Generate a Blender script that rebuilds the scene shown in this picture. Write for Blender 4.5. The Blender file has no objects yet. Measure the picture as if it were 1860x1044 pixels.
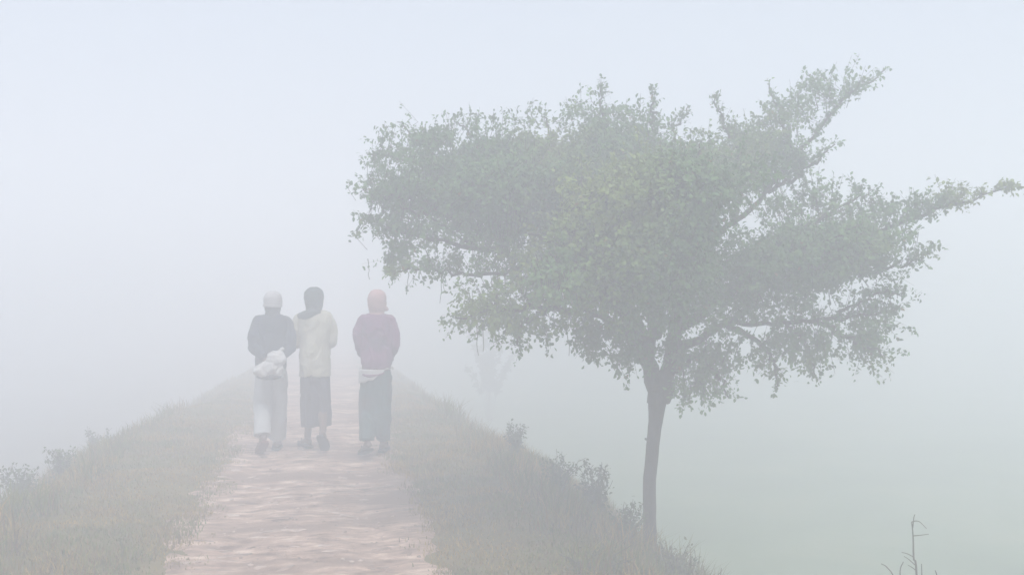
import bpy, math
import numpy as np
from mathutils import Vector

# ------------------------------------------------------------------ camera, sky, sun, exposure
sc = bpy.context.scene
COL = sc.collection
EYE = 1.70                                   # camera height above the path
FPX = 1900.0                                 # focal length in photograph pixels (1860 wide)
YAW = math.atan(330 / FPX)                   # camera turned right of the path's direction
CAM = np.array([0.16, 0.0, EYE])
FWD = np.array([math.sin(YAW), math.cos(YAW), 0.0])
RGT = np.array([math.cos(YAW), -math.sin(YAW), 0.0])

cd = bpy.data.cameras.new('camera')
cam = bpy.data.objects.new('camera', cd)
COL.objects.link(cam)
cd.sensor_width = 36.0
cd.lens = 36.0 * FPX / 1860.0
cd.clip_start = 0.05
cd.clip_end = 3000
cam.location = CAM
cam.rotation_euler = (math.radians(90 - 0.36), 0, -YAW)
sc.camera = cam

SUN_EL, SUN_AZ = math.radians(64), math.radians(170)     # azimuth from +Y towards +X
w = bpy.data.worlds.new('World')
sc.world = w
w.use_nodes = True
nt = w.node_tree
bg = nt.nodes['Background']
sky = nt.nodes.new('ShaderNodeTexSky')
sky.sky_type = 'NISHITA'
sky.sun_disc = False
sky.sun_elevation = SUN_EL
sky.sun_rotation = SUN_AZ
sky.air_density = 1.0
sky.dust_density = 6.0
sky.ozone_density = 1.0
hs = nt.nodes.new('ShaderNodeHueSaturation')              # overcast: the blue is washed out
hs.inputs['Saturation'].default_value = 0.62
nt.links.new(sky.outputs[0], hs.inputs['Color'])
cl = nt.nodes.new('ShaderNodeMix')                        # even cloud layer over the clear sky
cl.data_type = 'RGBA'
cl.inputs['Factor'].default_value = 0.65
cl.inputs['B'].default_value = (4.45, 5.2, 6.35, 1)
nt.links.new(hs.outputs[0], cl.inputs['A'])
nt.links.new(cl.outputs['Result'], bg.inputs[0])
bg.inputs[1].default_value = 0.105

sd = bpy.data.lights.new('sun', 'SUN')
sd.energy = 2.4
sd.angle = math.radians(30)
sd.color = (1.0, 0.96, 0.90)
sun = bpy.data.objects.new('sun', sd)
COL.objects.link(sun)
sdir = Vector((math.sin(SUN_AZ) * math.cos(SUN_EL), math.cos(SUN_AZ) * math.cos(SUN_EL), math.sin(SUN_EL)))
sun.rotation_euler = sdir.to_track_quat('Z', 'Y').to_euler()

sc.view_settings.view_transform = 'Standard'
sc.view_settings.look = 'None'
sc.view_settings.gamma = 1.0
sc.view_settings.use_curve_mapping = False
sc.view_settings.exposure = 0.62
sc.cycles.use_denoising = True
sc.cycles.volume_bounces = 3
sc.cycles.max_bounces = 5
sc.cycles.diffuse_bounces = 2
sc.cycles.transmission_bounces = 4
sc.render.filter_size = 1.9
HAZE_DENSITY = 0.102

rng = np.random.default_rng(7)

# ------------------------------------------------------------------ helpers
def tag(o, label=None, cat=None, group=None, kind=None):
    if label: o['label'] = label
    if cat: o['category'] = cat
    if group: o['group'] = group
    if kind: o['kind'] = kind
    return o

def empty(name, loc, rz=0.0):
    o = bpy.data.objects.new(name, None)
    COL.objects.link(o)
    o.location = loc
    o.rotation_euler = (0, 0, rz)
    o.empty_display_size = 0.1
    return o

def mesh_obj(name, verts, faces, mat, parent=None, smooth=False, tint=None):
    """faces: list of tuples, or an int array (n,k)"""
    me = bpy.data.meshes.new(name)
    verts = np.asarray(verts, dtype=np.float32)
    if isinstance(faces, np.ndarray):
        n, k = faces.shape
        me.vertices.add(len(verts)); me.vertices.foreach_set('co', verts.ravel())
        me.loops.add(n * k); me.loops.foreach_set('vertex_index', faces.astype(np.int32).ravel())
        me.polygons.add(n)
        me.polygons.foreach_set('loop_start', np.arange(0, n * k, k, dtype=np.int32))
        me.polygons.foreach_set('loop_total', np.full(n, k, dtype=np.int32))
        me.update(calc_edges=True)
    else:
        me.from_pydata(verts.tolist(), [], faces)
    if tint is not None:                      # per-vertex own colour of the leaf or blade
        a = me.color_attributes.new('tint', 'FLOAT_COLOR', 'POINT')
        t = np.ones((len(verts), 4), dtype=np.float32); t[:, :3] = tint
        a.data.foreach_set('color', t.ravel())
    if smooth:
        me.polygons.foreach_set('use_smooth', np.ones(len(me.polygons), dtype=bool))
    me.update()
    o = bpy.data.objects.new(name, me)
    COL.objects.link(o)
    if mat: me.materials.append(mat)
    if parent: o.parent = parent
    return o

def _hash(ix, iy, iz, seed):
    h = (ix.astype(np.int64) * 374761393 + iy.astype(np.int64) * 668265263 + iz.astype(np.int64) * 2147483647 + seed * 974711) & 0xffffffff
    h = ((h ^ (h >> 13)) * 1274126177) & 0xffffffff
    h = (h ^ (h >> 16)) & 0xffffffff
    return h / 4294967295.0

def vnoise(p, seed=0):
    """value noise 0..1 at points p (n,3)"""
    p = np.asarray(p, dtype=np.float64)
    i = np.floor(p).astype(np.int64); f = p - i
    f = f * f * (3 - 2 * f)
    out = 0
    for dx in (0, 1):
        for dy in (0, 1):
            for dz in (0, 1):
                wgt = (f[:, 0] if dx else 1 - f[:, 0]) * (f[:, 1] if dy else 1 - f[:, 1]) * (f[:, 2] if dz else 1 - f[:, 2])
                out = out + wgt * _hash(i[:, 0] + dx, i[:, 1] + dy, i[:, 2] + dz, seed)
    return out

def fnoise(p, seed=0, octaves=3):
    p = np.asarray(p, dtype=np.float64); s = 0; a = 1.0; t = 0
    for k in range(octaves):
        s = s + a * vnoise(p * 2 ** k, seed + k); t += a; a *= 0.5
    return s / t

def xy3(x, y, z=0.0):
    x = np.asarray(x, dtype=np.float64).ravel(); y = np.asarray(y, dtype=np.float64).ravel()
    return np.stack([x, y, np.full_like(x, z)], 1)

def catmull(pts, n):
    """resample a polyline with any number of columns"""
    P = np.asarray(pts, dtype=np.float64)
    if len(P) == 2:
        t = np.linspace(0, 1, n)[:, None]
        return P[0] * (1 - t) + P[1] * t
    Q = np.vstack([2 * P[0] - P[1], P, 2 * P[-1] - P[-2]])
    out = []
    for t in np.linspace(0, len(P) - 1 - 1e-9, n):
        i = int(t); u = t - i
        a, b, c, d = Q[i], Q[i + 1], Q[i + 2], Q[i + 3]
        out.append(0.5 * (2 * b + (c - a) * u + (2 * a - 5 * b + 4 * c - d) * u * u + (3 * b - a - 3 * c + d) * u ** 3))
    return np.array(out)

class MB:
    """collects shapes into one mesh"""
    def __init__(self):
        self.v = []; self.f = []; self.n = 0
    def add(self, verts, faces):
        self.v.append(np.asarray(verts, dtype=np.float64))
        self.f += [tuple(i + self.n for i in f) for f in faces]
        self.n += len(verts)
    def tube(self, pts, radii, seg=8, caps=True):
        P = np.asarray(pts, dtype=np.float64); n = len(P)
        T = np.gradient(P, axis=0); T /= np.linalg.norm(T, axis=1)[:, None] + 1e-12
        ref = np.array([0.0, 0, 1]) if abs(T[0][2]) < 0.9 else np.array([1.0, 0, 0])
        u = np.cross(T[0], ref); u /= np.linalg.norm(u)
        V = []
        for i in range(n):
            u = u - T[i] * np.dot(u, T[i]); u /= np.linalg.norm(u) + 1e-12
            b = np.cross(T[i], u)
            for k in range(seg):
                a = 2 * math.pi * k / seg
                V.append(P[i] + radii[i] * (math.cos(a) * u + math.sin(a) * b))
        F = []
        for i in range(n - 1):
            for k in range(seg):
                k2 = (k + 1) % seg
                F.append((i * seg + k, i * seg + k2, (i + 1) * seg + k2, (i + 1) * seg + k))
        if caps:
            F.append(tuple(range(seg))[::-1]); F.append(tuple((n - 1) * seg + k for k in range(seg)))
        self.add(V, F)
    def limb(self, pts, n=14, seg=14):
        """pts rows (x,y,z,r), smooth path with rounded ends"""
        C = catmull(pts, n)
        P, R = C[:, :3], C[:, 3]
        d0 = P[0] - P[1]; d0 /= np.linalg.norm(d0); d1 = P[-1] - P[-2]; d1 /= np.linalg.norm(d1)
        P = np.vstack([P[0] + d0 * R[0] * .8, P[0] + d0 * R[0] * .5, P, P[-1] + d1 * R[-1] * .5, P[-1] + d1 * R[-1] * .8])
        R = np.concatenate([[R[0] * .35, R[0] * .8], R, [R[-1] * .8, R[-1] * .35]])
        self.tube(P, R, seg)
    def rings(self, rows, n=24, seg=32, power=2.3, caps=True, fold=None):
        """horizontal super-ellipse rings; rows (z, cx, cy, rx, ry)"""
        C = catmull(rows, n); V = []
        for i, (z, cx, cy, rx, ry) in enumerate(C):
            for k in range(seg):
                a = 2 * math.pi * k / seg
                ca, sa = math.cos(a), math.sin(a)
                m = 1.0 if fold is None else 1.0 + fold(a, z)
                V.append((cx + rx * m * math.copysign(abs(ca) ** (2 / power), ca), cy + ry * m * math.copysign(abs(sa) ** (2 / power), sa), z))
        F = []
        for i in range(n - 1):
            for k in range(seg):
                k2 = (k + 1) % seg
                F.append((i * seg + k, i * seg + k2, (i + 1) * seg + k2, (i + 1) * seg + k))
        if caps:
            F.append(tuple(range(seg))[::-1]); F.append(tuple((n - 1) * seg + k for k in range(seg)))
        self.add(V, F)
    def ball(self, c, r, seg=14, rot=0.0):
        rows = []
        V = []; F = []
        nz = 9
        for i in range(nz):
            t = math.pi * (i + 0.5) / nz
            for k in range(seg):
                a = 2 * math.pi * k / seg
                V.append((c[0] + r[0] * math.sin(t) * math.cos(a), c[1] + r[1] * math.sin(t) * math.sin(a), c[2] - r[2] * math.cos(t)))
        for i in range(nz - 1):
            for k in range(seg):
                k2 = (k + 1) % seg
                F.append((i * seg + k, i * seg + k2, (i + 1) * seg + k2, (i + 1) * seg + k))
        F.append(tuple(range(seg))[::-1]); F.append(tuple((nz - 1) * seg + k for k in range(seg)))
        self.add(V, F)
    def build(self, name, mat, parent=None, smooth=True):
        return mesh_obj(name, np.vstack(self.v), self.f, mat, parent, smooth)
    def remesh(self, name, mat, parent, voxel, relax=4, folds=None):
        """join everything collected into one continuous surface"""
        o = mesh_obj(name, np.vstack(self.v), self.f, None)
        m = o.modifiers.new('r', 'REMESH'); m.mode = 'VOXEL'; m.voxel_size = voxel; m.use_smooth_shade = True
        if relax:
            s = o.modifiers.new('s', 'SMOOTH'); s.iterations = relax; s.factor = 0.5
        dg = bpy.context.evaluated_depsgraph_get()
        me = bpy.data.meshes.new_from_object(o.evaluated_get(dg))
        bpy.data.objects.remove(o)
        me.name = name
        if folds:
            n = len(me.vertices)
            co = np.empty(n * 3, dtype=np.float32); me.vertices.foreach_get('co', co); co = co.reshape(-1, 3)
            no = np.empty(n * 3, dtype=np.float32); me.vertex_normals.foreach_get('vector', no); no = no.reshape(-1, 3)
            co = co + no * folds(co)[:, None]
            me.vertices.foreach_set('co', co.astype(np.float32).ravel()); me.update()
        o = bpy.data.objects.new(name, me)
        COL.objects.link(o)
        me.materials.clear(); me.materials.append(mat)
        me.polygons.foreach_set('use_smooth', np.ones(len(me.polygons), dtype=bool))
        if parent: o.parent = parent
        return o

# ------------------------------------------------------------------ materials
def material(name, stops, scale=6.0, detail=6.0, rough=0.9, bump=0.2, bump_scale=60.0, tint=False, stretch=None, trans=0.0, spec=0.2, second=None):
    m = bpy.data.materials.new(name); m.use_nodes = True
    t = m.node_tree; b = t.nodes['Principled BSDF']
    b.inputs['Roughness'].default_value = rough
    b.inputs['Specular IOR Level'].default_value = spec
    tc = t.nodes.new('ShaderNodeTexCoord'); mp = t.nodes.new('ShaderNodeMapping')
    if stretch: mp.inputs['Scale'].default_value = stretch
    t.links.new(tc.outputs['Object'], mp.inputs[0])
    n1 = t.nodes.new('ShaderNodeTexNoise'); n1.inputs['Scale'].default_value = scale; n1.inputs['Detail'].default_value = detail
    n1.inputs['Roughness'].default_value = 0.66
    t.links.new(mp.outputs[0], n1.inputs['Vector'])
    cr = t.nodes.new('ShaderNodeValToRGB'); t.links.new(n1.outputs[0], cr.inputs[0])
    el = cr.color_ramp.elements
    while len(el) < len(stops): el.new(0.5)
    for e, (p, c) in zip(el, stops): e.position = p; e.color = (*c, 1)
    col = cr.outputs[0]
    if second:                               # (scale, low, high, colour): patches of another colour
        n3 = t.nodes.new('ShaderNodeTexNoise'); n3.inputs['Scale'].default_value = second[0]; n3.inputs['Detail'].default_value = 5
        t.links.new(mp.outputs[0], n3.inputs['Vector'])
        mr = t.nodes.new('ShaderNodeMapRange'); mr.inputs[1].default_value = second[1]; mr.inputs[2].default_value = second[2]
        t.links.new(n3.outputs[0], mr.inputs[0])
        mx = t.nodes.new('ShaderNodeMix'); mx.data_type = 'RGBA'
        t.links.new(mr.outputs[0], mx.inputs['Factor']); t.links.new(col, mx.inputs['A']); mx.inputs['B'].default_value = (*second[3], 1)
        col = mx.outputs['Result']
    if tint:
        at = t.nodes.new('ShaderNodeAttribute'); at.attribute_name = 'tint'
        mx = t.nodes.new('ShaderNodeMix'); mx.data_type = 'RGBA'; mx.blend_type = 'MULTIPLY'; mx.inputs['Factor'].default_value = 1
        t.links.new(col, mx.inputs['A']); t.links.new(at.outputs['Color'], mx.inputs['B'])
        col = mx.outputs['Result']
    t.links.new(col, b.inputs['Base Color'])
    if bump:
        n2 = t.nodes.new('ShaderNodeTexNoise'); n2.inputs['Scale'].default_value = bump_scale; n2.inputs['Detail'].default_value = 5
        t.links.new(mp.outputs[0], n2.inputs['Vector'])
        bp = t.nodes.new('ShaderNodeBump'); bp.inputs['Strength'].default_value = bump; bp.inputs['Distance'].default_value = 0.02
        t.links.new(n2.outputs[0], bp.inputs['Height']); t.links.new(bp.outputs[0], b.inputs['Normal'])
    if trans:
        tr = t.nodes.new('ShaderNodeBsdfTranslucent'); t.links.new(col, tr.inputs[0])
        ms = t.nodes.new('ShaderNodeMixShader'); ms.inputs[0].default_value = trans
        t.links.new(b.outputs[0], ms.inputs[1]); t.links.new(tr.outputs[0], ms.inputs[2])
        t.links.new(ms.outputs[0], t.nodes['Material Output'].inputs[0])
    return m

M = {}
M['turf'] = material('turf_soil', [(0.3, (.12, .078, .028)), (0.5, (.12, .10, .024)), (0.72, (.23, .155, .06))], 1.6, 8, bump=.5, bump_scale=25)
M['field'] = material('field_crop', [(0.32, (.075, .135, .05)), (0.5, (.12, .20, .08)), (0.68, (.20, .25, .12))], .35, 8, bump=.6, bump_scale=9)
M['fallow'] = material('fallow_soil', [(0.3, (.12, .115, .10)), (0.55, (.15, .15, .125)), (0.75, (.19, .19, .15))], .4, 8, bump=.6, bump_scale=9)
M['earth'] = material('path_earth', [(0.34, (.17, .10, .075)), (0.46, (.39, .265, .20)), (0.54, (.52, .36, .28)), (0.65, (.80, .62, .50))], 6.0, 15, bump=1.0, bump_scale=90, stretch=(.6, 1.3, 1), second=(1.3, .49, .61, (.28, .185, .14)))
M['stone'] = material('path_stone', [(0.34, (.17, .115, .095)), (0.5, (.40, .29, .24)), (0.66, (.66, .54, .47))], 2.6, bump=.3)
M['grass'] = material('grass_blades', [(0.3, (.8, .8, .8)), (0.7, (1.1, 1.1, 1.1))], 3, bump=0, tint=True, trans=.25, rough=.7)
M['leaf'] = material('tree_leaves', [(0.3, (.85, .85, .85)), (0.7, (1.1, 1.1, 1.1))], 3, bump=0, tint=True, trans=.32, rough=.5, spec=.3)
M['weed'] = material('weed_leaves', [(0.3, (.85, .85, .85)), (0.7, (1.1, 1.1, 1.1))], 5, bump=0, tint=True, trans=.22, rough=.65)
M['bark'] = material('tree_bark', [(0.3, (.035, .028, .024)), (0.55, (.065, .054, .046)), (0.75, (.12, .105, .09))], 14, 9, bump=.9, bump_scale=34, stretch=(1, 1, .28))
M['twig'] = material('dry_twig', [(0.3, (.05, .042, .032)), (0.7, (.12, .10, .075))], 20, bump=.2)
M['strand'] = material('hanging_strand', [(0.3, (.13, .13, .11)), (0.7, (.20, .20, .17))], 20, bump=0)
M['skin'] = material('brown_skin', [(0.3, (.10, .058, .04)), (0.7, (.15, .088, .062))], 9, rough=.6, bump=.08, bump_scale=120, spec=.35)
def cloth(name, c, v=.18, scale=5, second=None):
    lo = tuple(x * (1 - v) for x in c); hi = tuple(x * (1 + v) for x in c)
    return material(name, [(0.3, lo), (0.7, hi)], scale, 8, rough=.95, bump=.25, bump_scale=150, spec=.1, second=second)
M['navy'] = cloth('charcoal_wool', (.024, .034, .052))
M['white'] = cloth('offwhite_cotton', (.52, .515, .51), .12)
M['capwhite'] = cloth('pale_cap_cotton', (.40, .385, .39), .1)
M['pale'] = cloth('pale_grey_cotton', (.46, .48, .49), .12)
M['charscarf'] = cloth('charcoal_scarf', (.035, .042, .045))
M['green'] = cloth('dark_green_knit', (.022, .045, .042), second=(9, .5, .62, (.045, .06, .058)))
M['cream'] = cloth('cream_wool', (.40, .385, .31), .12)
M['plum'] = cloth('dark_plum_cotton', (.060, .053, .066), .15)
M['pink'] = cloth('pink_scarf', (.44, .275, .27), .2)
M['mauve'] = cloth('mauve_knit', (.18, .075, .15), .2, second=(3.2, .52, .70, (.10, .085, .12)))
M['teal'] = cloth('teal_cotton', (.055, .105, .105), .2, second=(4, .5, .62, (.085, .092, .10)))
M['rubber'] = cloth('rubber_sandal', (.16, .055, .05), .15)
M['darkrubber'] = cloth('dark_sandal', (.03, .03, .034), .15)

# ------------------------------------------------------------------ terrain
CR, CL = 1.72, -2.0                         # crests of the bank
FIELD_Z = -1.65
def smooth(a, b, x):
    t = np.clip((x - a) / (b - a), 0, 1); return t * t * (3 - 2 * t)

def dip(y):                                  # the path sinks gently away in the distance
    t = np.clip(np.asarray(y, dtype=np.float64) - 12, 0, 60); return -1.0 * (1 - np.exp(-(t / 24) ** 2))

def bank_h(x, y):
    x = np.asarray(x, dtype=np.float64); y = np.asarray(y, dtype=np.float64)
    sh = x.shape; x = x.ravel(); y = y.ravel()
    wob = (fnoise(xy3(x * .15, y * .35, 1.5), 11) - .5) * .55
    nar = smooth(9.5, 17, y)                  # and the bank narrows
    r = np.maximum(x - (CR + wob - .62 * nar), 0); l = np.maximum((CL + wob + .75 * nar) - x, 0)
    def drop(t): return .78 * (np.sqrt(t * t + .12) - math.sqrt(.12))
    z = -drop(r) - drop(l)
    z = z + (fnoise(xy3(x * 1.3, y * 1.3, .3), 3) - .5) * .09 * smooth(.7, 1.1, np.abs(x))
    z = z + (fnoise(xy3(x * 5, y * 5, .8), 5) - .5) * .045
    z = z + .05 * smooth(.85, 1.5, np.abs(x)) - .05 * (1 - smooth(.45, .75, np.abs(x)))
    return np.maximum(z + dip(y), FIELD_Z - .25).reshape(sh)

def grid(xs, ys, zf):
    X, Y = np.meshgrid(xs, ys)
    Z = zf(X, Y)
    V = np.stack([X.ravel(), Y.ravel(), Z.ravel()], 1)
    nx, ny = len(xs), len(ys)
    i = (np.arange(ny - 1)[:, None] * nx + np.arange(nx - 1)[None, :]).ravel()
    return V, np.stack([i, i + 1, i + nx + 1, i + nx], 1)

REACH = 150.0
xs = np.concatenate([np.linspace(-5.5, -3, 16)[:-1], np.linspace(-3, 3, 110)[:-1], np.linspace(3, 5.5, 16)])
ys = np.concatenate([np.linspace(-REACH, -6, 40)[:-1], np.linspace(-6, 3, 40)[:-1], np.linspace(3, 16, 200)[:-1], np.linspace(16, 40, 80)[:-1], np.linspace(40, REACH, 60)])
V, F = grid(xs, ys, bank_h)
tag(mesh_obj('embankment', V, F, M['turf'], smooth=True), kind='structure')

def field_h(X, Y):
    n = fnoise(xy3(X * .12, Y * .12, .5), 21).reshape(X.shape)
    z = FIELD_Z + (n - .5) * .12
    return z
fy = np.concatenate([np.linspace(-REACH, -10, 30)[:-1], np.linspace(-10, 60, 100)[:-1], np.linspace(60, REACH, 20)])
fx = np.concatenate([np.linspace(0, 40, 60)[:-1], np.linspace(40, REACH, 25)])
V, F = grid(fx, fy, field_h)
tag(mesh_obj('field', V, F, M['field'], smooth=True), kind='structure')
V, F = grid(-fx[::-1], fy, field_h)
tag(mesh_obj('fallow_field', V, F, M['fallow'], smooth=True), kind='structure')

# the trodden earth path: its rough edges dip into the turf
def path_h(X, Y):
    x = X.ravel(); y = Y.ravel()
    eL = -.83 + (fnoise(xy3(0 * x + 3, y * 1.1), 31) - .5) * .36 + (vnoise(xy3(0 * x + 5, y * 6), 32) - .5) * .10
    eR = .78 + (fnoise(xy3(0 * x + 8, y * 1.1), 33) - .5) * .30 + (vnoise(xy3(0 * x + 1, y * 6), 34) - .5) * .10
    edge = np.minimum(x - eL, eR - x)
    z = .012 + .05 * (np.clip(edge, -.3, 0)) * 6
    relief = (fnoise(xy3(x * 1.6, y * 2.6), 41, 4) - .5) * .026 + (fnoise(xy3(x * 7, y * 9), 43, 4) - .5) * .016
    ridge = np.abs(fnoise(xy3(x * 2.2 + y * .5, y * 3.2), 47, 2) - .5)
    relief = relief * (.25 + .75 * smooth(-.02, .22, edge))
    z = z + relief - .010 * np.exp(-(ridge / .03) ** 2) - .015 * np.exp(-((np.abs(x) - .42) / .16) ** 2)
    return (z + dip(y)).reshape(X.shape)
px_ = np.linspace(-1.15, 1.1, 90)
py_ = np.concatenate([np.linspace(-REACH, -4, 80)[:-1], np.linspace(-4, 4, 60)[:-1], np.linspace(4, 13, 380)[:-1], np.linspace(13, 30, 160)[:-1], np.linspace(30, REACH, 120)])
V, F = grid(px_, py_, path_h)
tag(mesh_obj('dirt_path', V, F, M['earth'], smooth=True), kind='structure')

# small stones and clods trodden into the path
def blobs(n, cx, cy, cz, size, seed):
    r = np.random.default_rng(seed)
    ico = np.array([(0, 0, 1), (.89, 0, .45), (.28, .85, .45), (-.72, .53, .45), (-.72, -.53, .45), (.28, -.85, .45), (.72, .53, -.45), (-.28, .85, -.45), (-.89, 0, -.45), (-.28, -.85, -.45), (.72, -.53, -.45), (0, 0, -1)])
    f = np.array([(0, 1, 2), (0, 2, 3), (0, 3, 4), (0, 4, 5), (0, 5, 1), (1, 6, 2), (2, 7, 3), (3, 8, 4), (4, 9, 5), (5, 10, 1), (6, 7, 2), (7, 8, 3), (8, 9, 4), (9, 10, 5), (10, 6, 1), (11, 7, 6), (11, 8, 7), (11, 9, 8), (11, 10, 9), (11, 6, 10)])
    s = size[:, None, None] * r.uniform(.6, 1.2, (n, 1, 3)) * np.array([1.25, 1.0, .6])
    a = r.uniform(0, 6.28, n); ca, sa = np.cos(a), np.sin(a)
    P = ico[None] * s * r.uniform(.8, 1.15, (n, 12, 1))
    X = P[:, :, 0] * ca[:, None] - P[:, :, 1] * sa[:, None]; Y = P[:, :, 0] * sa[:, None] + P[:, :, 1] * ca[:, None]
    V = np.stack([X + cx[:, None], Y + cy[:, None], P[:, :, 2] + cz[:, None]], 2).reshape(-1, 3)
    return V, (f[None] + (np.arange(n) * 12)[:, None, None]).reshape(-1, 3)
n = 1700
sx = rng.uniform(-.85, .8, n); sy = 3.5 + rng.uniform(0, 1, n) ** 1.4 * 12
ssz = .004 + .016 * rng.uniform(0, 1, n) ** 3
V, F = blobs(n, sx, sy, path_h(sx, sy) + ssz * .15, ssz, 5)
n2 = 130                                     # flat broken pieces lying across the path, worn level with it
fxx = rng.uniform(-.80, .75, n2); fyy = 5.0 + rng.uniform(0, 1, n2) ** 1.2 * 6; L_ = rng.uniform(.03, .13, n2); W_ = rng.uniform(.010, .028, n2); a_ = rng.normal(0, .25, n2)
fz = path_h(fxx, fyy)
ring = [(-1, -.8), (-.3, -1), (.5, -.9), (1, -.4), (.9, .6), (.2, 1), (-.6, .9), (-1, .3)]
Vp = np.zeros((n2, 16, 3))
for q, (a, b) in enumerate(ring):
    jx = a * L_ * rng.uniform(.75, 1.1, n2); jy = b * W_ * rng.uniform(.7, 1.15, n2)
    X_ = fxx + jx * np.cos(a_) - jy * np.sin(a_); Y_ = fyy + jx * np.sin(a_) + jy * np.cos(a_)
    Vp[:, q] = np.stack([X_, Y_, path_h(X_, Y_) - .004], 1); Vp[:, 8 + q] = np.stack([X_ * .9 + fxx * .1, Y_ * .85 + fyy * .15, path_h(X_, Y_) + rng.uniform(.002, .006, n2)], 1)
b0 = np.arange(n2) * 16
Fp = np.concatenate([np.stack([b0 + q, b0 + (q + 1) % 8, b0 + 8 + (q + 1) % 8], 1) for q in range(8)] + [np.stack([b0 + q, b0 + 8 + (q + 1) % 8, b0 + 8 + q], 1) for q in range(8)] + [np.stack([b0 + 8, b0 + 8 + q, b0 + 9 + q], 1) for q in range(1, 7)])
F = np.vstack([F, Fp + len(V)]); V = np.vstack([V, Vp.reshape(-1, 3)])
tag(mesh_obj('path_stones', V, F, M['stone']), 'small pale stones and clods scattered over the dirt path', 'stones', kind='stuff')

# ------------------------------------------------------------------ grass of the verges
def blades(x, y, z, h, wd, lean, col, seed):
    r = np.random.default_rng(seed); n = len(x)
    a = r.uniform(0, 6.283, n); b = a + r.uniform(-.6, .6, n) + 1.57
    ux, uy = np.cos(a), np.sin(a)
    lx, ly = np.cos(b) * lean * h, np.sin(b) * lean * h
    P = np.zeros((n, 5, 3))
    def put(k, s, t, wf):
        P[:, k, 0] = x + ux * wd * s * wf + lx * t * t; P[:, k, 1] = y + uy * wd * s * wf + ly * t * t; P[:, k, 2] = z + h * t * (1 - .25 * lean * t)
    put(0, -.5, 0, 1); put(1, .5, 0, 1); put(2, -.5, .55, .75); put(3, .5, .55, .75); put(4, 0, 1, 0)
    base = np.arange(n) * 5
    F = np.concatenate([np.stack([base, base + 1, base + 3], 1), np.stack([base, base + 3, base + 2], 1), np.stack([base + 2, base + 3, base + 4], 1)])
    return P.reshape(-1, 3), F, np.repeat(col, 5, axis=0)

def grass_patch(n, x, y, hmin, hmax, seed, dry=.5):
    z = np.maximum(bank_h(x, y), np.where(np.abs(x) < 1.05, path_h(x, y), -9)) - .005
    cl = fnoise(xy3(x * 1.2, y * 1.2, .2), seed + 1, 3); big = fnoise(xy3(x * .6, y * .6, 4.2), seed + 2, 2)
    h = (hmin + (hmax - hmin) * np.clip((cl - .3) * 2, 0, 1)) * rng.uniform(.5, 1.15, n)
    g = np.array([.110, .138, .006]); d = np.array([.33, .215, .04]); br = np.array([.17, .09, .02])
    t = np.clip((fnoise(xy3(x * 2.1, y * 2.1, 7), seed + 3, 3) - .5) * 4.2 + dry + rng.normal(0, .2, n), 0, 1)[:, None]
    col = g * (1 - t) + d * t
    s = (rng.uniform(0, 1, n) < .18)[:, None]
    col = np.where(s, br, col) * rng.uniform(.7, 1.3, n)[:, None]
    return blades(x, y, z, h, rng.uniform(.004, .009, n) * (1 + .02 * y), rng.uniform(.15, 1.0, n), col, seed)

parts = []
def scatter(n, x0, x1, y0, y1, hmin, hmax, seed, dry, thin=None):
    x = rng.uniform(x0, x1, n); y = y0 + (y1 - y0) * rng.uniform(0, 1, n) ** 1.35
    if thin is not None:
        k = rng.uniform(0, 1, n) < thin(x, y); x, y = x[k], y[k]
    parts.append(grass_patch(len(x), x, y, hmin, hmax, seed, dry))
def edge_thin(x, y):
    e = np.abs(x); nz = fnoise(xy3(x * 1.7, y * 1.7, 2), 55, 3)
    return np.clip((e - .71) / .15 + (nz - .5) * 2.2, .0, 1) * np.clip(.25 + (nz - .32) * 2.8, .12, 1)
scatter(78000, -2.5, -.68, 3.2, 17, .022, .06, 101, .55, edge_thin)
scatter(62000, .62, 2.2, 3.2, 17, .025, .075, 111, .5, edge_thin)
scatter(9000, -2.5, -.7, 17, 32, .03, .08, 121, .5, edge_thin)
scatter(9000, .65, 2.3, 17, 32, .03, .08, 131, .5, edge_thin)
# longer growth along both crests and down the slopes
scatter(16000, -3.0, -1.75, 3.5, 22, .05, .20, 141, .1)
scatter(18000, 1.5, 3.0, 3.2, 22, .05, .22, 151, .2)
scatter(7000, 2.4, 4.3, 3.2, 16, .06, .20, 161, .1)
def tufts(x, y): return np.clip((fnoise(xy3(x * 1.9, y * 1.9, 5), 77, 2) - .52) * 9, 0, 1)
scatter(16000, -3.0, -1.75, 3.8, 18, .12, .34, 171, .2, tufts)
scatter(22000, 1.5, 3.0, 3.4, 18, .12, .36, 181, .3, tufts)
scatter(9000, -1.9, -.95, 3.4, 14, .04, .09, 191, .6, tufts)
scatter(9000, .95, 1.7, 3.4, 14, .04, .09, 195, .6, tufts)
def ragged(x, y): return np.clip((fnoise(xy3(x * 3.1, y * 3.1, 9), 87, 3) - .5) * 7, 0, 1) * np.clip((np.abs(x) - .55) / .2, 0, 1)
scatter(16000, -1.0, -.55, 3.4, 15, .02, .05, 197, .7, ragged)
scatter(16000, .52, .95, 3.4, 15, .02, .05, 199, .7, ragged)
off = 0; Vs, Fs, Cs = [], [], []
for v, f, c in parts:
    Vs.append(v); Fs.append(f + off); Cs.append(c); off += len(v)
tag(mesh_obj('grass', np.vstack(Vs), np.vstack(Fs), M['grass'], tint=np.vstack(Cs)), 'short dry olive grass covering both verges of the path', 'grass', kind='stuff')

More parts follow.
